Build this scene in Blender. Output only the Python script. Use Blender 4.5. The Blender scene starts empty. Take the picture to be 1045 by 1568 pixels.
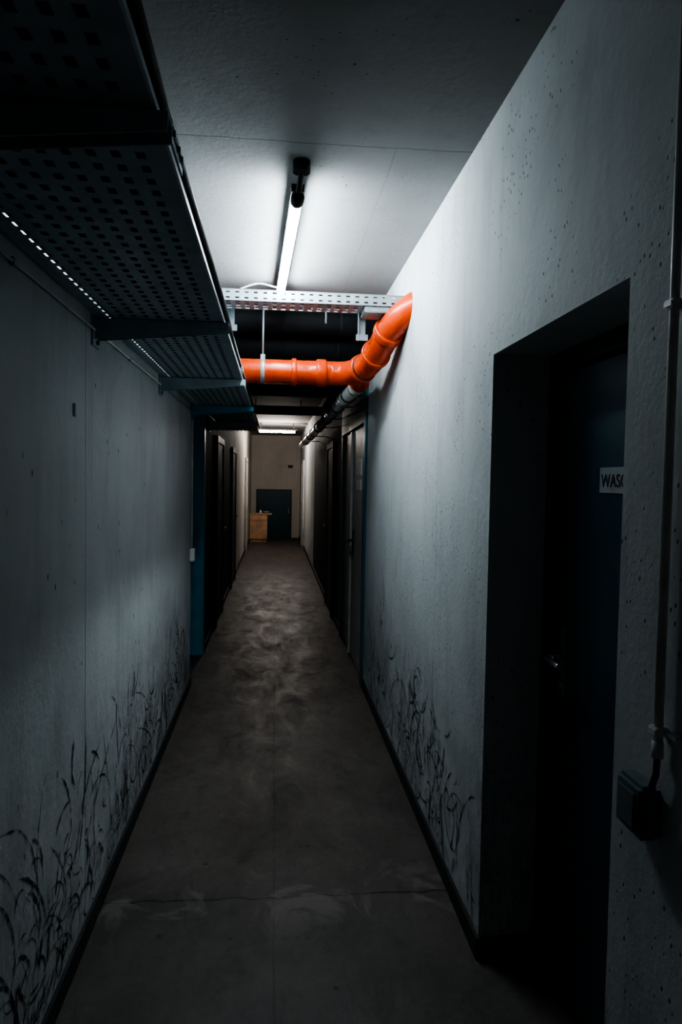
import bpy, bmesh, math, random
from mathutils import Vector, Matrix
random.seed(7)
XL,XR,H=-0.649,0.727,2.89
Y0,Y1=-5.5,20.0

# ------------------------------------------------------------ materials
def newmat(name):
    m=bpy.data.materials.new(name); m.use_nodes=True
    nt=m.node_tree; b=nt.nodes["Principled BSDF"]
    return m,nt,b
def N(nt,t,**k):
    n=nt.nodes.new(t)
    for a,v in k.items(): setattr(n,a,v)
    return n
def mth(nt,op,a,b=None,c=None,clamp=False):
    n=nt.nodes.new("ShaderNodeMath"); n.operation=op; n.use_clamp=clamp
    for i,v in enumerate((a,b,c)):
        if v is None: continue
        if isinstance(v,(int,float)): n.inputs[i].default_value=v
        else: nt.links.new(v,n.inputs[i])
    return n.outputs[0]
def noise(nt,vec,scale,detail=4,rough=.55,dist=0):
    n=nt.nodes.new("ShaderNodeTexNoise"); n.inputs["Scale"].default_value=scale
    n.inputs["Detail"].default_value=detail; n.inputs["Roughness"].default_value=rough
    n.inputs["Distortion"].default_value=dist
    nt.links.new(vec,n.inputs["Vector"]); return n.outputs["Fac"]
def mapr(nt,v,a,b,c=0,d=1):
    n=nt.nodes.new("ShaderNodeMapRange"); nt.links.new(v,n.inputs[0])
    for i,x in zip((1,2,3,4),(a,b,c,d)): n.inputs[i].default_value=x
    return n.outputs[0]
def mixc(nt,f,a,b):
    n=nt.nodes.new("ShaderNodeMix"); n.data_type='RGBA'
    if isinstance(f,(int,float)): n.inputs[0].default_value=f
    else: nt.links.new(f,n.inputs[0])
    for i,v in ((6,a),(7,b)):
        if isinstance(v,tuple): n.inputs[i].default_value=(*v,1)
        else: nt.links.new(v,n.inputs[i])
    return n.outputs[2]
def geo(nt):
    return nt.nodes.new("ShaderNodeNewGeometry").outputs["Position"]
def scalev(nt,vec,s):
    n=nt.nodes.new("ShaderNodeMapping"); n.inputs["Scale"].default_value=s
    nt.links.new(vec,n.inputs["Vector"]); return n.outputs[0]
def bump(nt,b,h,st=.3,d=.004):
    n=nt.nodes.new("ShaderNodeBump"); n.inputs["Strength"].default_value=st; n.inputs["Distance"].default_value=d
    nt.links.new(h,n.inputs["Height"]); nt.links.new(n.outputs[0],b.inputs["Normal"])

def wall_mat(name,col,dirt=(.10,.10,.10),scuff=True,rough=.75,pit=(.46,.54),runs=.18):
    m,nt,b=newmat(name); P=geo(nt)
    big=noise(nt,P,1.3,5,.6)
    c=mixc(nt,mapr(nt,big,.3,.75),tuple(x*.80 for x in col),col)
    sm=noise(nt,scalev(nt,P,(1,1,.45)),2.7,6,.68,.6)
    c=mixc(nt,mapr(nt,sm,.50,.75,0,.28 if scuff else .12),c,dirt)
    gate=noise(nt,P,2.3,3,.6)
    sp=None
    for sc_,r0,r1,st in ((17,.07,.12,(1,1,.55)),(41,.10,.2,(1,1,.8))):
        v=N(nt,"ShaderNodeTexVoronoi"); v.inputs["Scale"].default_value=sc_; nt.links.new(scalev(nt,P,st),v.inputs["Vector"])
        rnd=N(nt,"ShaderNodeSeparateColor"); nt.links.new(v.outputs["Color"],rnd.inputs[0])
        q=mth(nt,'MULTIPLY',mapr(nt,v.outputs["Distance"],r0,r1,1,0),mth(nt,'MULTIPLY',mapr(nt,gate,*pit),mapr(nt,rnd.outputs[0],.60,.66)))
        sp=q if sp is None else mth(nt,'MAXIMUM',sp,q)
    c=mixc(nt,mth(nt,'MULTIPLY',sp,.85),c,(.05,.05,.05))
    run=noise(nt,scalev(nt,P,(9,9,.9)),1.6,4,.6)
    c=mixc(nt,mapr(nt,run,.56,.76,0,runs),c,dirt)
    if scuff:
        sx=N(nt,"ShaderNodeSeparateXYZ"); nt.links.new(P,sx.inputs[0])
        low=mapr(nt,sx.outputs[2],.15,1.1,1,0)
        f=None
        for k,(sv,scl,wd) in enumerate((((5,5,1.3),2.2,.018),((3,3,2.2),3.4,.012),((7,7,.8),1.7,.016))):
            s1=noise(nt,scalev(nt,P,sv),scl,5,.65,1.5)
            line=mapr(nt,mth(nt,'ABSOLUTE',mth(nt,'SUBTRACT',s1,.5)),0,wd,1,0)
            f=line if f is None else mth(nt,'MAXIMUM',f,line)
        g2=mapr(nt,noise(nt,P,1.9,3,.5),.40,.56)
        f=mth(nt,'MULTIPLY',mth(nt,'MULTIPLY',f,low),g2)
        c=mixc(nt,mth(nt,'MULTIPLY',f,.95),c,(.035,.035,.035))
        c=mixc(nt,mth(nt,'MULTIPLY',low,mapr(nt,noise(nt,P,4,6,.7),.42,.72,0,.65)),c,dirt)
    nt.links.new(c,b.inputs["Base Color"]); b.inputs["Roughness"].default_value=rough
    b.inputs["Specular IOR Level"].default_value=.3
    h=mth(nt,'SUBTRACT',noise(nt,P,38,6,.6),mth(nt,'MULTIPLY',sp,.6))
    bump(nt,b,h,.5,.004)
    return m
M_wall=wall_mat("painted_plaster",(.555,.58,.585))
M_ceil=wall_mat("ceiling_paint",(.31,.305,.305),scuff=False,pit=(.58,.64))
M_dark=wall_mat("shade_toned_wall_and_seam",(.026,.040,.05),dirt=(.02,.02,.02))  # dark colour stands in for shade on mid-corridor walls; also fills seams
M_end=wall_mat("end_wall_paint",(.58,.54,.50),scuff=False)

def ceil_lines(m):
    nt=m.node_tree; b=nt.nodes["Principled BSDF"]
    src=b.inputs["Base Color"].links[0].from_socket
    P=geo(nt); s=N(nt,"ShaderNodeSeparateXYZ"); nt.links.new(P,s.inputs[0])
    w=mth(nt,'MULTIPLY',mth(nt,'SUBTRACT',noise(nt,P,5,3),.5),.03)
    l1=mapr(nt,mth(nt,'ABSOLUTE',mth(nt,'SUBTRACT',mth(nt,'ADD',s.outputs[1],w),2.65)),.001,.005,.8,0)
    l2=mapr(nt,mth(nt,'ABSOLUTE',mth(nt,'SUBTRACT',mth(nt,'ADD',s.outputs[0],mth(nt,'MULTIPLY',w,.2)),.44)),.001,.004,.3,0)
    l2=mth(nt,'MULTIPLY',l2,mapr(nt,s.outputs[1],2.6,2.7))
    c=mixc(nt,mth(nt,'MULTIPLY',mth(nt,'MAXIMUM',l1,l2),.8),src,(.06,.06,.06))
    nt.links.new(c,b.inputs["Base Color"])
ceil_lines(M_ceil)

def floor_mat():
    m,nt,b=newmat("worn_concrete"); P=geo(nt)
    n1=noise(nt,P,1.7,7,.65,.4); n2=noise(nt,P,23,6,.7); n3=noise(nt,P,.8,4,.6,.6); n4=noise(nt,scalev(nt,P,(1,.45,1)),5,7,.72,.8)
    c=mixc(nt,mapr(nt,n1,.35,.68),(.064,.053,.048),(.108,.093,.084))
    c=mixc(nt,mapr(nt,n2,.40,.75,0,.45),c,(.038,.033,.030))
    c=mixc(nt,mapr(nt,n3,.45,.62,0,.45),c,(.036,.032,.030))
    c=mixc(nt,mapr(nt,n4,.54,.68,0,.55),c,(.026,.023,.022))
    c=mixc(nt,mapr(nt,n4,.40,.30,0,.28),c,(.145,.128,.115))
    s=N(nt,"ShaderNodeSeparateXYZ"); nt.links.new(P,s.inputs[0])
    w=mth(nt,'MULTIPLY',mth(nt,'SUBTRACT',noise(nt,P,4,5,.6),.5),.10)
    l1=mapr(nt,mth(nt,'ABSOLUTE',mth(nt,'SUBTRACT',mth(nt,'ADD',s.outputs[1],w),2.72)),.002,.009,1,0)
    l2=mapr(nt,mth(nt,'ABSOLUTE',mth(nt,'SUBTRACT',mth(nt,'ADD',s.outputs[0],mth(nt,'MULTIPLY',w,.15)),.02)),.001,.006,.35,0)
    c=mixc(nt,mth(nt,'MAXIMUM',l1,l2),c,(.012,.012,.012))
    pn=noise(nt,P,3.1,5,.7,.8); pg=mapr(nt,mth(nt,'ABSOLUTE',mth(nt,'SUBTRACT',s.outputs[1],2.72)),.05,.35,1,0)
    c=mixc(nt,mth(nt,'MULTIPLY',mth(nt,'MULTIPLY',pg,mapr(nt,pn,.52,.60)),.6),c,(.17,.15,.135))
    v=N(nt,"ShaderNodeTexVoronoi"); v.inputs["Scale"].default_value=5; nt.links.new(P,v.inputs["Vector"])
    c=mixc(nt,mapr(nt,v.outputs["Distance"],.04,.07,.8,0),c,(.015,.015,.015))
    nt.links.new(c,b.inputs["Base Color"])
    nt.links.new(mapr(nt,n4,.3,.7,.38,.64),b.inputs["Roughness"])
    b.inputs["Specular IOR Level"].default_value=.36
    bump(nt,b,mth(nt,'SUBTRACT',mth(nt,'ADD',n2,n4),mth(nt,'MULTIPLY',l1,.8)),.35,.005)
    return m
M_floor=floor_mat()

def simple(name,col,rough=.5,metal=0,var=.25,sc=9,bm=.1,spec=.5):
    m,nt,b=newmat(name); P=geo(nt)
    n=noise(nt,P,sc,5,.65)
    c=mixc(nt,mapr(nt,n,.3,.7),tuple(x*(1-var) for x in col),tuple(min(1,x*(1+var*.5)) for x in col))
    nt.links.new(c,b.inputs["Base Color"]); b.inputs["Metallic"].default_value=metal
    nt.links.new(mapr(nt,n,.3,.7,rough*.85,min(1,rough*1.15)),b.inputs["Roughness"])
    b.inputs["Specular IOR Level"].default_value=spec
    if bm: bump(nt,b,noise(nt,P,sc*6,3),bm,.001)
    return m
M_galv=simple("galvanised_steel",(.38,.44,.47),.42,.35)
M_rail=simple("tray_rail_steel",(.58,.66,.70),.4,.15)
M_galvd=simple("dusty_steel",(.36,.46,.50),.5,.1)
M_orange=simple("orange_pvc",(.66,.065,.007),.30,0,.2,14,.05)
M_ring=simple("rubber_ring",(.03,.02,.02),.6)
M_grey=simple("grey_pipe",(.60,.60,.58),.25)
M_black=simple("black_insulation",(.012,.014,.016),.7,0,.3,20,.3,.3)
M_blue=simple("blue_door_paint",(.012,.055,.080),.42,0,.15,6,.05)
M_bluef=simple("blue_frame_and_lit_bracket",(.05,.32,.44),.4,0,.15,6,.05)  # blue of the left door frame; on one bracket it stands for cyan light
M_bluet=simple("teal_frame_paint",(.02,.10,.13),.4,0,.15,6,.05)
M_bdoor=simple("dark_door_paint",(.01,.028,.04),.5,0,.2,6,.05)
M_gdoor=simple("grey_steel_door",(.50,.49,.47),.4,.0,.3,5)
M_base=simple("baseboard_paint",(.018,.022,.025),.5)
M_white=simple("white_plastic",(.70,.70,.68),.4)
M_cream=simple("painted_conduit",(.45,.47,.47),.5)
M_box=simple("switch_plastic",(.14,.18,.20),.45)
M_chrome=simple("brushed_handle",(.65,.65,.65),.25,1)
M_sign=simple("sign_plate",(.36,.40,.42),.4)
M_signw=simple("white_notice",(.80,.80,.78),.5)
M_ink=simple("sign_ink",(.03,.03,.03),.6)
M_wood=simple("cabinet_wood",(.56,.35,.22),.5,0,.35,4)
def scuffmat():
    m,nt,b=newmat("scuff_rubber"); P=geo(nt)
    b.inputs["Base Color"].default_value=(.022,.022,.022,1); b.inputs["Roughness"].default_value=.8
    nt.links.new(mapr(nt,noise(nt,P,16,5,.75),.38,.60,.08,1),b.inputs["Alpha"])
    return m
M_scuff=scuffmat()
def emis(name,col,st):
    m,nt,b=newmat(name); b.inputs["Base Color"].default_value=(.8,.8,.8,1)
    b.inputs["Emission Color"].default_value=(*col,1); b.inputs["Emission Strength"].default_value=st
    return m
M_tube=emis("lit_tube",(.81,.94,1.0),150)
M_tubew=emis("lit_tube_warm",(1.0,.91,.82),240)
M_tubefill=emis("fill_tube",(.97,.96,1.0),24)  # emission of the added fill lamp behind the camera

# ------------------------------------------------------------ mesh builder
class MB:
    def __init__(s): s.v=[];s.f=[];s.m=[];s.sm=[]
    def quad(s,pts,mi=0,smooth=False):
        i=len(s.v); s.v+= [tuple(p) for p in pts]; s.f.append(tuple(range(i,i+len(pts)))); s.m.append(mi); s.sm.append(smooth)
    def box(s,x0,x1,y0,y1,z0,z1,mi=0,bev=0):
        if x0>x1:x0,x1=x1,x0
        if y0>y1:y0,y1=y1,y0
        if z0>z1:z0,z1=z1,z0
        i=len(s.v)
        if bev<=0:
            s.v+=[(x,y,z) for x in(x0,x1) for y in(y0,y1) for z in(z0,z1)]
            for f in((0,1,3,2),(4,6,7,5),(0,4,5,1),(2,3,7,6),(0,2,6,4),(1,5,7,3)):
                s.f.append(tuple(i+k for k in f)); s.m.append(mi); s.sm.append(False)
        else:
            bm=bmesh.new(); bmesh.ops.create_cube(bm,size=1)
            for v in bm.verts:
                v.co=Vector(((x0+x1)/2+v.co.x*(x1-x0),(y0+y1)/2+v.co.y*(y1-y0),(z0+z1)/2+v.co.z*(z1-z0)))
            bmesh.ops.bevel(bm,geom=bm.edges[:],offset=bev,segments=2,affect='EDGES')
            bm.verts.index_update()
            s.v+=[tuple(v.co) for v in bm.verts]
            for f in bm.faces:
                s.f.append(tuple(i+v.index for v in f.verts)); s.m.append(mi); s.sm.append(False)
            bm.free()
    def sweep(s,pts,rad,mi=0,seg=20,caps=True):
        pts=[Vector(p) for p in pts]; n=len(pts)
        if not isinstance(rad,(list,tuple)): rad=[rad]*n
        T=[]
        for k in range(n):
            a=pts[max(0,k-1)];b=pts[min(n-1,k+1)]; T.append((b-a).normalized())
        up=Vector((0,0,1)) if abs(T[0].z)<.9 else Vector((1,0,0))
        u=T[0].cross(up).normalized(); base=len(s.v)
        for k in range(n):
            u=(u-T[k]*u.dot(T[k])).normalized(); w=T[k].cross(u)
            for j in range(seg):
                a=2*math.pi*j/seg; s.v.append(tuple(pts[k]+(u*math.cos(a)+w*math.sin(a))*rad[k]))
        for k in range(n-1):
            for j in range(seg):
                a=base+k*seg+j; b=base+k*seg+(j+1)%seg
                s.f.append((a,b,b+seg,a+seg)); s.m.append(mi); s.sm.append(True)
        if caps:
            s.f.append(tuple(base+j for j in range(seg))[::-1]); s.m.append(mi); s.sm.append(False)
            s.f.append(tuple(base+(n-1)*seg+j for j in range(seg))); s.m.append(mi); s.sm.append(False)
    def collar(s,c,d,r,w,mi=0,seg=24):
        c=Vector(c); d=Vector(d).normalized(); e=w*.18
        s.sweep([c-d*w/2,c-d*(w/2-e*.5),c-d*(w/2-e*1.5),c+d*(w/2-e*1.5),c+d*(w/2-e*.5),c+d*w/2],[r*.90,r*.985,r,r,r*.985,r*.90],mi,seg)
    def obj(s,name,mats,parent=None):
        me=bpy.data.meshes.new(name); me.from_pydata(s.v,[],s.f)
        for m in mats: me.materials.append(m)
        for p,mi,sm in zip(me.polygons,s.m,s.sm): p.material_index=mi; p.use_smooth=sm
        me.update(); bm=bmesh.new(); bm.from_mesh(me); bmesh.ops.recalc_face_normals(bm,faces=bm.faces[:]); bm.to_mesh(me); bm.free()
        o=bpy.data.objects.new(name,me); bpy.context.collection.objects.link(o)
        if parent: o.parent=parent
        return o
def empty(name,loc=(0,0,0)):
    e=bpy.data.objects.new(name,None); bpy.context.collection.objects.link(e); e.empty_display_size=.1
    return e
def smooth_path(P,sub=8):
    P=[Vector(p) for p in P]; out=[]
    for i in range(len(P)-1):
        p0=P[max(0,i-1)];p1=P[i];p2=P[i+1];p3=P[min(len(P)-1,i+2)]
        for k in range(sub):
            t=k/sub
            out.append(.5*((2*p1)+(p2-p0)*t+(2*p0-5*p1+4*p2-p3)*t*t+(-p0+3*p1-3*p2+p3)*t**3))
    out.append(P[-1]); return out

# ------------------------------------------------------------ shell
m=MB(); m.box(-1.1,1.2,Y0-.2,Y1+.2,-.12,0); m.obj("floor",[M_floor])
m=MB(); m.box(-1.1,1.2,Y0-.2,Y1+.2,H,H+.15); m.obj("ceiling",[M_ceil])
DZ=2.08; RC=.21
m=MB(); TW=.42
m.box(XR,XR+TW,Y0,1.41,0,H); m.box(XR,XR+TW,1.41,2.32,DZ,H)
m.box(XR,XR+TW,2.32,3.098,0,H); m.box(XR+.004,XR+TW,3.098,3.102,0,H,1)
m.box(XR,XR+TW,3.102,5.50,0,H)
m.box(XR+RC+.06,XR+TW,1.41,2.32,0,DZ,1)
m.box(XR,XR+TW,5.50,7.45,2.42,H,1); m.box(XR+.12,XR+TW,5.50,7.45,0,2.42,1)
m.box(XR-.0,XR+TW,7.45,12.8,0,H,1)  # unlit mid stretch, its shade put into the wall colour
m.box(XR,XR+TW,12.8,Y1,0,H)
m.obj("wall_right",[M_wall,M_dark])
m=MB()
m.box(XL-TW,XL,Y0,2.50,0,H); m.box(XL-TW,XL-.004,2.50,2.504,0,H,1); m.box(XL-TW,XL,2.504,5.62,0,H)
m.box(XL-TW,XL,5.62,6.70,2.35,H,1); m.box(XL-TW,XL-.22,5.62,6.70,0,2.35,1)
m.box(XL-TW,XL,6.70,12.0,0,H,1); m.box(XL-TW,XL,12.0,Y1,0,H,2)  # stretch before the end section is coloured dark for lack of light
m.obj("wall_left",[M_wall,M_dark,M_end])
m=MB(); m.box(XL-TW,XR+TW,Y1,Y1+.2,0,H); m.obj("wall_end",[M_end])
m=MB(); m.box(XL-TW,XR+TW,Y0-.2,Y0,0,H); m.obj("wall_back",[M_wall])

bh=.075
m=MB()
m.box(XR-.012,XR,Y0,1.41,0,bh); m.box(XR-.012,XR,2.308,5.50,0,bh); m.box(XR,XR+RC,2.308,2.32,0,bh); m.box(XR-.012,XR,7.45,Y1,0,bh)
m.obj("baseboard_right",[M_base])
m=MB(); m.box(XL,XL+.012,Y0,5.62,0,bh); m.box(XL,XL+.012,6.75,Y1,0,bh); m.obj("baseboard_left",[M_base])

# ------------------------------------------------------------ door 1 (near right, laundry room)
d=empty("door_1")
m=MB(); x0=XR+RC
m.box(x0-.015,x0+.05,2.24,2.319,0,DZ-.001); m.box(x0-.015,x0+.05,1.411,1.48,0,DZ-.001); m.box(x0-.015,x0+.05,1.48,2.24,2.02,DZ-.001)
m.box(x0-.02,x0-.015,2.235,2.25,0,2.03)
m.obj("frame",[M_bdoor],d)
m=MB(); m.box(x0+.004,x0+.045,1.49,2.232,.01,2.01,0,.004); m.obj("leaf",[M_blue],d)
m=MB()
m.box(x0-.004,x0+.004,2.155,2.20,.97,1.19,0,.003)
m.sweep([(x0-.004,2.178,1.09),(x0-.055,2.178,1.09)],.010,0,14)
m.sweep(smooth_path([(x0-.05,2.178,1.09),(x0-.058,2.15,1.09),(x0-.058,2.06,1.088)],5),.010,0,14)
m.sweep([(x0+.002,2.178,1.0),(x0-.010,2.178,1.0)],.010,0,14)
m.obj("handle",[M_chrome],d)
m=MB(); m.box(x0,x0+.004,1.62,1.955,1.628,1.70); m.obj("sign",[M_sign],d)
tc=bpy.data.curves.new("lettering","FONT"); tc.body="WASCHRAUM"; tc.size=.052; tc.extrude=.0006
to=bpy.data.objects.new("lettering",tc); bpy.context.collection.objects.link(to)
to.matrix_world=Matrix(((0,0,-1,x0-.001),(-1,0,0,1.945),(0,1,0,1.645),(0,0,0,1)))
tc.materials.append(M_ink); to.parent=d

# ------------------------------------------------------------ door 2 (right, mid)
d=empty("door_2")
m=MB()
m.box(XR-.02,XR+.119,5.501,5.60,0,2.419); m.box(XR-.02,XR+.119,7.36,7.449,0,2.419); m.box(XR-.02,XR+.119,5.60,7.36,2.12,2.419)
m.obj("frame",[M_bluet],d)
m=MB(); m.box(XR+.01,XR+.05,5.61,6.62,.01,2.11,0,.004); m.box(XR+.01,XR+.05,6.63,7.35,.01,2.11,0,.004)
m.box(XR-.01,XR+.01,6.60,6.65,.01,2.11); m.obj("leaf",[M_gdoor],d)
m=MB(); m.box(XR-.0,XR+.01,6.42,6.48,.95,1.2,0,.003); m.sweep([(XR+.01,6.45,1.1),(XR-.05,6.45,1.1)],.011,0,12)
m.sweep([(XR-.05,6.46,1.1),(XR-.05,6.30,1.1)],.011,0,12); m.obj("handle",[M_base],d)
m=MB(); m.box(XR+.004,XR+.01,5.92,6.30,1.70,1.84); m.box(XR+.004,XR+.01,5.95,6.27,1.57,1.66); m.obj("sign",[M_signw],d)

# door 3 (left niche) blue steel frame
d=empty("door_3")
m=MB()
m.box(XL-.219,XL-.15,5.70,6.62,2.05,2.349); m.box(XL-.219,XL+.005,6.60,6.699,0,2.349); m.box(XL-.219,XL-.12,5.621,5.70,0,2.349)
m.box(XL-.09,XL-.07,6.585,6.60,0,2.349)
m.obj("frame",[M_bluef],d)
m=MB(); m.box(XL-.2,XL-.16,5.70,6.60,.01,2.05,0,.004); m.obj("leaf",[M_blue],d)

# dark side doors further along
def sidedoor(name,side,ya,yb,mat=M_blue,fm=M_base,zt=2.05):
    d=empty(name); X=XR if side>0 else XL; s=-side
    m=MB(); m.box(X+s*.001,X+s*.035,ya,ya+.07,0,zt+.07); m.box(X+s*.001,X+s*.035,yb-.07,yb,0,zt+.07); m.box(X+s*.001,X+s*.035,ya+.07,yb-.07,zt,zt+.07)
    m.obj("frame",[fm],d)
    m=MB(); m.box(X+s*.001,X+s*.02,ya+.075,yb-.075,.01,zt-.005,0,.003); m.obj("leaf",[mat],d)
    m=MB(); m.sweep([(X+s*.018,yb-.14,1.05),(X+s*.06,yb-.14,1.05)],.01,0,10); m.sweep([(X+s*.06,yb-.13,1.05),(X+s*.06,yb-.25,1.05)],.01,0,10); m.obj("handle",[M_chrome],d)
sidedoor("door_4",1,8.4,9.4,M_bdoor); sidedoor("door_5",-1,7.8,8.8,M_bdoor); sidedoor("door_6",-1,10.6,11.6,M_bdoor)
sidedoor("door_7",1,17.0,18.0,M_end,M_wall); sidedoor("door_8",-1,15.6,16.6,M_end,M_wall)
# end wall low blue door
d=empty("door_9")
m=MB(); m.box(-.50,-.46,Y1-.03,Y1-.001,0,1.37); m.box(.46,.50,Y1-.03,Y1-.001,0,1.37); m.box(-.46,.46,Y1-.03,Y1-.001,1.33,1.37); m.obj("frame",[M_bdoor],d)
m=MB(); m.box(-.46,.46,Y1-.025,Y1-.002,.01,1.33,0,.003); m.obj("leaf",[M_blue],d)
m=MB(); m.box(.40,.42,Y1-.045,Y1-.025,.7,.84,0,.003); m.sweep([(.41,Y1-.03,.8),(.41,Y1-.07,.8),(.31,Y1-.07,.8)],.01,0,10); m.obj("handle",[M_chrome],d)
m=MB(); m.box(.38,.52,Y1-.012,Y1-.001,1.98,2.06,0,.002); m.obj("wall_sign_plate",[M_ink])

# ------------------------------------------------------------ cable tray
TX0,TX1,TZ=XL+.012,-.19,2.215
tray=empty("cable_tray")
def perf_plate(mb,x0,x1,y0,y1,z,px,py,sx,sy,mi=0,axis='xy',stag=False):
    nx=max(1,int(round((x1-x0)/px))); ny=max(1,int(round((y1-y0)/py)))
    px=(x1-x0)/nx; py=(y1-y0)/ny
    def pt(a,b):
        return (a,b,z) if axis=='xy' else ((z,a,b) if axis=='yz' else (a,z,b))
    for i in range(nx):
        for j in range(ny):
            a=x0+i*px;b=y0+j*py
            h0=a+(px-sx)/2;h1=h0+sx;g0=b+(py-sy)/2;g1=g0+sy
            mb.quad([pt(a,b),pt(a+px,b),pt(a+px,g0),pt(a,g0)],mi)
            mb.quad([pt(a,g1),pt(a+px,g1),pt(a+px,b+py),pt(a,b+py)],mi)
            mb.quad([pt(a,g0),pt(h0,g0),pt(h0,g1),pt(a,g1)],mi)
            mb.quad([pt(h1,g0),pt(a+px,g0),pt(a+px,g1),pt(h1,g1)],mi)
m=MB()
perf_plate(m,TX0+.03,TX1-.03,-.6,8.4,TZ,.041,.055,.016,.026)
m.box(TX0,TX0+.03,-.6,8.4,TZ-.001,TZ+.001); m.box(TX1-.03,TX1-.001,-.6,8.4,TZ-.001,TZ+.001)
m.obj("perforated_bottom",[M_galvd],tray)
m=MB()
for xx,sg in((TX0,1),(TX1,-1)):
    perf_plate(m,-.6,8.4,TZ,TZ+.06,xx,.10,.06,.03,.012,0,'yz')
    m.box(xx,xx+sg*.014,-.6,8.4,TZ+.058,TZ+.061)
m.box(TX1-.001,TX1+.004,-.6,8.4,TZ-.003,TZ+.010); m.box(TX1-.001,TX1+.004,-.6,8.4,TZ+.050,TZ+.062)
m.obj("side_rails",[M_rail],tray)
BY=[1.15,2.62,4.07,5.6,7.1]
for k,by in enumerate(BY):
    m=MB()
    z1=TZ-.003
    for s0 in(-.022,.022):
        yy=by+s0
        v=[(XL,z1-.075),(XL,z1),(TX1+.02,z1),(TX1+.02,z1-.03)]
        q=[(x,yy-.0015,z) for x,z in v]; q2=[(x,yy+.0015,z) for x,z in v]
        m.quad(q);m.quad(q2)
        for i in range(4): m.quad([q[i],q[(i+1)%4],q2[(i+1)%4],q2[i]])
    m.box(XL,TX1+.02,by-.022,by+.022,z1-.003,z1)
    m.box(XL+.0,XL+.008,by-.05,by+.05,z1-.10,z1+.03)
    m.sweep([(XL+.008,by,z1-.085),(XL+.02,by,z1-.085)],.009,0,6)
    m.sweep([(TX1-.03,by,z1),(TX1-.03,by,z1-.02)],.008,0,6)
    m.obj("bracket_%d"%(k+1),[M_bluef if by==5.6 else M_galvd],tray)  # steel bracket coloured blue to paint in the cyan light on it
m=MB()  # joint plates
for jy in (1.30,3.9,6.4):
    m.box(TX1+.004,TX1+.007,jy-.1,jy+.1,TZ+.012,TZ+.048)
    for q in(-.07,-.03,.03,.07): m.sweep([(TX1+.006,jy+q,TZ+.03),(TX1+.013,jy+q,TZ+.03)],.006,0,8)
m.obj("joint_plates",[M_galv],tray)
m=MB()   # cables filling the tray (two layers)
x=TX0+.043
while x<TX1-.02:
    r=random.uniform(.009,.014); x+=r
    for L in (0,1):
        pts=[(x+random.uniform(-.004,.004)+L*.011,-.55+.47*k,TZ+.003+r+L*.018) for k in range(20)]
        m.sweep(smooth_path(pts,2),r,0,8)
    x+=r*.85
m.obj("cables",[M_black],tray)

# conduit on left wall under tray
m=MB(); m.sweep([(XL+.007,-1.2,2.17),(XL+.007,5.55,2.17)],.005,0,10)
for y in (.3,1.8,3.2,4.8): m.box(XL,XL+.014,y,y+.012,2.16,2.18,0,.002)
m.obj("wall_conduit",[M_cream])

# ------------------------------------------------------------ cross tray
ct=empty("cross_cable_tray")
m=MB(); y0,y1=3.93,4.13; z=2.625; xa,xb=XL+.002,XR-.002
perf_plate(m,xa,xb,y0,y1,z,.05,.05,.025,.018)
perf_plate(m,xa,xb,z,z+.06,y0,.05,.03,.022,.008,0,'xz'); perf_plate(m,xa,xb,z,z+.06,y1,.05,.03,.022,.008,0,'xz')
m.box(xa,xb,y0-.002,y0+.012,z+.058,z+.061); m.box(xa,xb,y1-.012,y1+.002,z+.058,z+.061)
m.obj("tray_body",[M_galv],ct)
m=MB()
for x in (-.26,.50):
    zb=2.47 if x>0 else 2.50
    m.box(x-.02,x+.02,y1+.003,y1+.006,zb,2.66); m.box(x-.022,x-.018,y1-.01,y1+.03,zb,2.66)
    m.box(x-.035,x+.035,y1-.004,y1+.007,zb,zb+.035)
m.sweep([(.28,4.03,2.54),(.28,4.03,2.66)],.005,0,8)
m.box(.49,XR-.002,y0+.01,y1-.01,z-.035,z-.003,0,.004)
m.obj("hangers",[M_galv],ct)
m=MB()
for i in range(4):
    pts=[(xa+.01+(xb-xa-.02)*k/10,y0+.04+i*.035+random.uniform(-.006,.006),z+.012+random.uniform(0,.01)) for k in range(11)]
    m.sweep(smooth_path(pts,3),.009,0,8)
m.sweep(smooth_path([(-.20,3.98,2.70),(-.1,3.99,2.735),(.0,4.0,2.72),(.03,4.25,2.80)],6),.005,1,8)
m.obj("cables",[M_black,M_white],ct)

# ------------------------------------------------------------ fluorescent lamps
def lamp(name,a,b,mat,housing=M_box):
    e=empty(name); a=Vector(a);b=Vector(b);d=(b-a).normalized()
    m=MB(); m.sweep([a,b],.021,0,20); m.obj("tube",[mat],e)
    m=MB()
    for p,s in((a,-1),(b,1)): 
        m.sweep([p+d*s*.001,p+d*s*.02,p+d*s*.055,p+d*s*.065],[.026,.028,.028,.018],0,18)
    m.obj("end_caps",[M_black],e)
    n=Vector((-d.y,d.x,0)); w=.026; m=MB()
    z0=a.z+.025; z1=a.z+.055
    A=a-d*.05;B=b+d*.05
    c=[(A+n*w),(A-n*w),(B-n*w),(B+n*w)]
    lo=[(p.x,p.y,z0) for p in c]; hi=[(p.x,p.y,z1) for p in c]
    m.quad(lo);m.quad(hi)
    for i in range(4): m.quad([lo[i],lo[(i+1)%4],hi[(i+1)%4],hi[i]])
    for t in(.04,.96):
        p=a.lerp(b,t); m.sweep([(p.x,p.y,z1-.001),(p.x,p.y,H-.0005)],.012,0,10)
    m.obj("batten",[housing],e)
    return e
e=lamp("fluorescent_lamp",(.078,2.97,2.795),(.022,4.48,2.795),M_tube,M_black)
m=MB()
m.sweep([(.09,2.80,H-.001),(.09,2.80,H-.045)],.034,0,20); m.sweep(smooth_path([(.09,2.80,H-.03),(.088,2.84,2.84),(.083,2.90,2.81)],5),.012,0,10)
m.obj("feed_box",[M_black],e)
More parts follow.
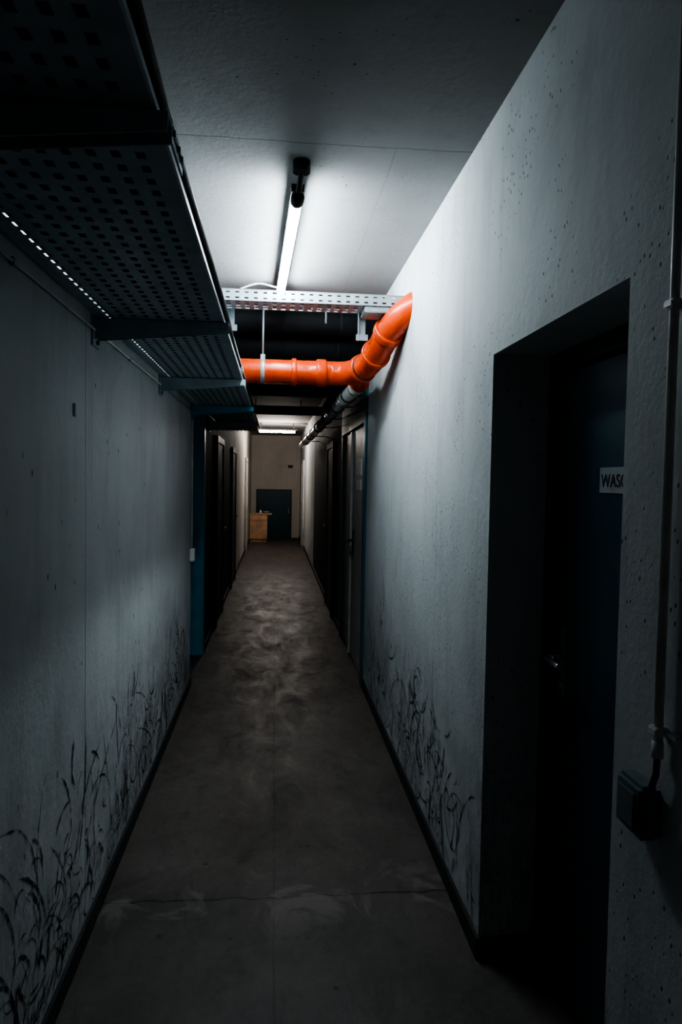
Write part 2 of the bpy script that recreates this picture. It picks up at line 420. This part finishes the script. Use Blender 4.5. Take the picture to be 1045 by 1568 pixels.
lamp("fluorescent_lamp",(-.34,15.6,2.70),(.44,15.6,2.70),M_tubew,M_end)
lamp("fluorescent_lamp",(.04,-4.6,2.775),(.04,-3.4,2.775),M_tubefill,M_box)  # unseen lamp, added as fill to lift the near shadows

# ------------------------------------------------------------ orange drain pipe
op=empty("orange_drain_pipe")
R=.079
diag=smooth_path([(.86,3.78,2.66),(.74,3.86,2.60),(.66,4.0,2.53),(.615,4.22,2.44),(.57,4.45,2.375),(.48,4.66,2.36),(.36,4.70,2.36)],8)
m=MB(); m.sweep(diag+[Vector((.2,4.70,2.36)),Vector((-.2,4.70,2.36)),Vector((-.64,4.70,2.36))],R,0,32)
def atp(i): 
    p=diag[i]; q=diag[i+1]; return p,(q-p)
for i,w in((18,.06),(26,.04),(34,.06)):
    p,t=atp(i); m.collar(p,t,R*1.16,w)
for x,w in((.30,.07),(.12,.035),):
    m.collar((x,4.70,2.36),(1,0,0),R*1.16,w)
m.sweep([(.50,4.70,2.36),(.55,4.80,2.35),(.59,4.96,2.345)],[R*.8]*3,0,24); m.collar((.587,4.95,2.345),(.04,.16,0),R*.92,.05)
m.obj("pipe",[M_orange],op)
m=MB()
p,t=atp(34); m.collar(p-t.normalized()*.036,t,R*1.08,.012); p,t=atp(18); m.collar(p+t.normalized()*.035,t,R*1.07,.01)
m.obj("seal_rings",[M_ring],op)
m=MB(); m.collar((-.085,4.70,2.36),(1,0,0),R*1.06,.03); m.sweep([(-.085,4.70,2.36+R),(-.085,4.70,H)],.006,0,8); m.box(-.10,-.07,4.69,4.71,2.43,2.47)
m.obj("pipe_clamp",[M_galv],op)

gp=empty("grey_drain_pipe")
m=MB(); a=Vector((.597,5.0,2.345)); b=Vector((.48,12.5,2.26))
m.sweep([a,b],.052,0,20)
m.obj("pipe",[M_grey],gp)
m=MB()
for t in(.03,.12,.14,.27,.29,.45,.62,.8): m.collar(a.lerp(b,t),b-a,.062,.06)
m.obj("sockets",[M_grey],gp)
m=MB()
for t in(.09,.2,.35,.5,.7,.85):   # wall clips holding the pipe
    p=a.lerp(b,t); m.collar(p,b-a,.064,.02); m.sweep([(p.x+.05,p.y,p.z),(XR-.001,p.y,p.z)],.006,0,8)
m.obj("clamps",[M_base],gp)

# ------------------------------------------------------------ black insulated pipes crossing
for (y,z,r) in ((4.98,2.76,.095),(5.22,2.62,.10),(5.47,2.72,.09),(8.3,2.70,.08),(11.0,2.72,.07)):
    m=MB(); m.sweep([(XL+.001,y,z),(XR-.001,y,z)],r,0,24)
    for x in(-.4,.05,.45): m.collar((x,y,z),(1,0,0),r*1.03,.02)
    for x in(-.3,.4): m.sweep([(x,y,z+r*.8),(x,y,H)],.006,0,8)
    m.obj("insulated_pipe",[M_black])

# ------------------------------------------------------------ right wall conduit + switch
c=empty("surface_conduit")
m=MB(); m.sweep([(XR-.016,1.215,1.15),(XR-.016,1.215,H-.001)],.0085,0,16); m.sweep([(XR-.016,1.215,1.15),(XR-.016,1.215,1.18)],.011,0,16); m.obj("conduit_tube",[M_white],c)
m=MB()
for z in(1.20,1.976,2.7): m.box(XR-.03,XR,1.20,1.23,z-.008,z+.008,0,.003); m.box(XR-.012,XR,1.165,1.20,z-.006,z+.006,0,.003)
m.obj("clips",[M_white],c)
s=empty("light_switch")
m=MB(); m.box(XR-.042,XR,1.222,1.318,.985,1.088,0,.008); m.obj("housing",[M_box],s)
m=MB(); m.box(XR-.047,XR-.040,1.238,1.302,1.0,1.072,0,.003); m.obj("rocker",[M_box],s)
m=MB(); m.sweep([(XR-.016,1.235,1.08),(XR-.016,1.218,1.115),(XR-.016,1.215,1.16)],.006,0,10); m.obj("cable",[M_black],s)

s=empty("junction_conduit")
m=MB(); m.sweep([(XL+.010,5.58,1.10),(XL+.010,5.58,2.10)],.008,0,12); m.box(XL,XL+.035,5.54,5.61,1.0,1.10,0,.005); m.obj("conduit_tube",[M_white],s)
m=MB(); m.box(XL,XL+.008,2.345,2.365,1.84,1.885,0,.003); m.obj("wall_bracket_plate",[M_galvd])

# ------------------------------------------------------------ cabinet at the end
cb=empty("wooden_cabinet"); ya,yb=18.55,18.98; xa,xb=XL+.015,-.17
m=MB()
m.box(xa,xb,ya,yb,.06,.72,0,.004); m.box(xa+.02,xb-.02,ya+.03,yb,0,.06)
m.box(xa,xb+.12,ya-.02,yb,.72,.75,0,.004)
m.obj("carcass",[M_wood],cb)
m=MB(); mid=(xa+xb)/2
m.box(xa+.01,mid-.004,ya-.016,ya-.001,.08,.56,0,.003); m.box(mid+.004,xb-.01,ya-.016,ya-.001,.08,.56,0,.003); m.box(xa+.01,xb-.01,ya-.016,ya-.001,.57,.71,0,.003)
m.obj("fronts",[M_wood],cb)
m=MB()
for x in(mid-.03,mid+.03): m.sweep([(x,ya-.014,.42),(x,ya-.035,.42)],.008,0,10)
m.sweep([(mid,ya-.014,.64),(mid,ya-.035,.64)],.008,0,10); m.obj("knobs",[M_chrome],cb)
bt=empty("plastic_bottle"); m=MB(); m.sweep([(-.35,18.75,.75),(-.35,18.75,.80),(-.35,18.75,.82),(-.35,18.75,.84)],[.03,.03,.012,.012],0,14); m.obj("body",[M_white],bt)
m=MB(); m.sweep([(-.2,18.75,.75),(-.2,18.75,.78),(-.2,18.75,.80)],[.05,.08,.085],0,18); m.obj("plastic_bowl",[M_sign])

# ------------------------------------------------------------ scuff marks
def scuffs(name,X,sgn,items):
    m=MB()
    for (y,z,L,ang,curv,w) in items:
        pts=[]; n=12; a=ang; py,pz=y,z; st=L/n; wob=random.uniform(0,6)
        for k in range(n+1):
            pts.append((py,pz)); py+=math.cos(a)*st; pz+=math.sin(a)*st; a+=curv/n+.10*math.sin(wob+k*1.7)
        for k in range(n):
            (a0,b0),(a1,b1)=pts[k],pts[k+1]
            if min(b0,b1)<.08: continue
            dx,dz=a1-a0,b1-b0; l=math.hypot(dx,dz); nx,nz=-dz/l,dx/l
            e0=min(1,(k+.3)*.5,(n-k+.3)*.5); e1=min(1,(k+1.3)*.5,(n-k-.7)*.5)
            w0=w*e0; w1=w*e1
            m.quad([(X,a0-nx*w0,b0-nz*w0),(X,a0+nx*w0,b0+nz*w0),(X,a1+nx*w1,b1+nz*w1),(X,a1-nx*w1,b1-nz*w1)])
    m.obj(name,[M_scuff])
def gen(n,ya,yb,zm):
    it=[]
    for i in range(n):
        y=random.uniform(ya,yb); z=min(.1+abs(random.gauss(.03,.26)),zm)
        L=random.uniform(.08,.40); ang=random.uniform(0,math.pi*2) if random.random()<.3 else random.choice((1,-1))*random.uniform(.9,2.0)
        cv=random.uniform(-2.2,2.2)
        if random.random()<.10: cv=random.choice((-1,1))*random.uniform(3.5,5.5)
        for j in range(random.choice((1,1,2,3,5))):
            it.append((y+random.gauss(0,.09),z+random.gauss(0,.06),L*random.uniform(.4,1.3),ang+random.gauss(0,.2),cv+random.gauss(0,.5),random.uniform(.0010,.0060)))
    return it
scuffs("wall_scuff_marks",XL+.0015,1,gen(210,1.4,5.4,.70))
scuffs("wall_scuff_marks",XR-.0015,-1,gen(130,2.6,5.35,.72))

# ------------------------------------------------------------ world + camera
w=bpy.data.worlds.new("World"); bpy.context.scene.world=w; w.use_nodes=True
w.node_tree.nodes["Background"].inputs[0].default_value=(.02,.04,.06,1); w.node_tree.nodes["Background"].inputs[1].default_value=.1
yaw,pitch,roll=.0953,.0447,.0173
f=Vector((math.sin(yaw)*math.cos(pitch),math.cos(yaw)*math.cos(pitch),-math.sin(pitch)))
r=Vector((math.cos(yaw),-math.sin(yaw),0)); u=r.cross(f)
c,s_=math.cos(roll),math.sin(roll); r2=c*r+s_*u; u2=-s_*r+c*u
cam=bpy.data.cameras.new("camera"); co=bpy.data.objects.new("camera",cam); bpy.context.collection.objects.link(co)
co.matrix_world=Matrix(((r2.x,u2.x,-f.x,0),(r2.y,u2.y,-f.y,0),(r2.z,u2.z,-f.z,1.65),(0,0,0,1)))
cam.sensor_fit='VERTICAL'; cam.sensor_height=36; cam.lens=36*1077/1567.5; cam.clip_start=.02
bpy.context.scene.camera=co
sc=bpy.context.scene
sc.view_settings.view_transform='AgX'
try: sc.view_settings.look='AgX - High Contrast'
except Exception as ex: print(ex)
sc.view_settings.exposure=-.05
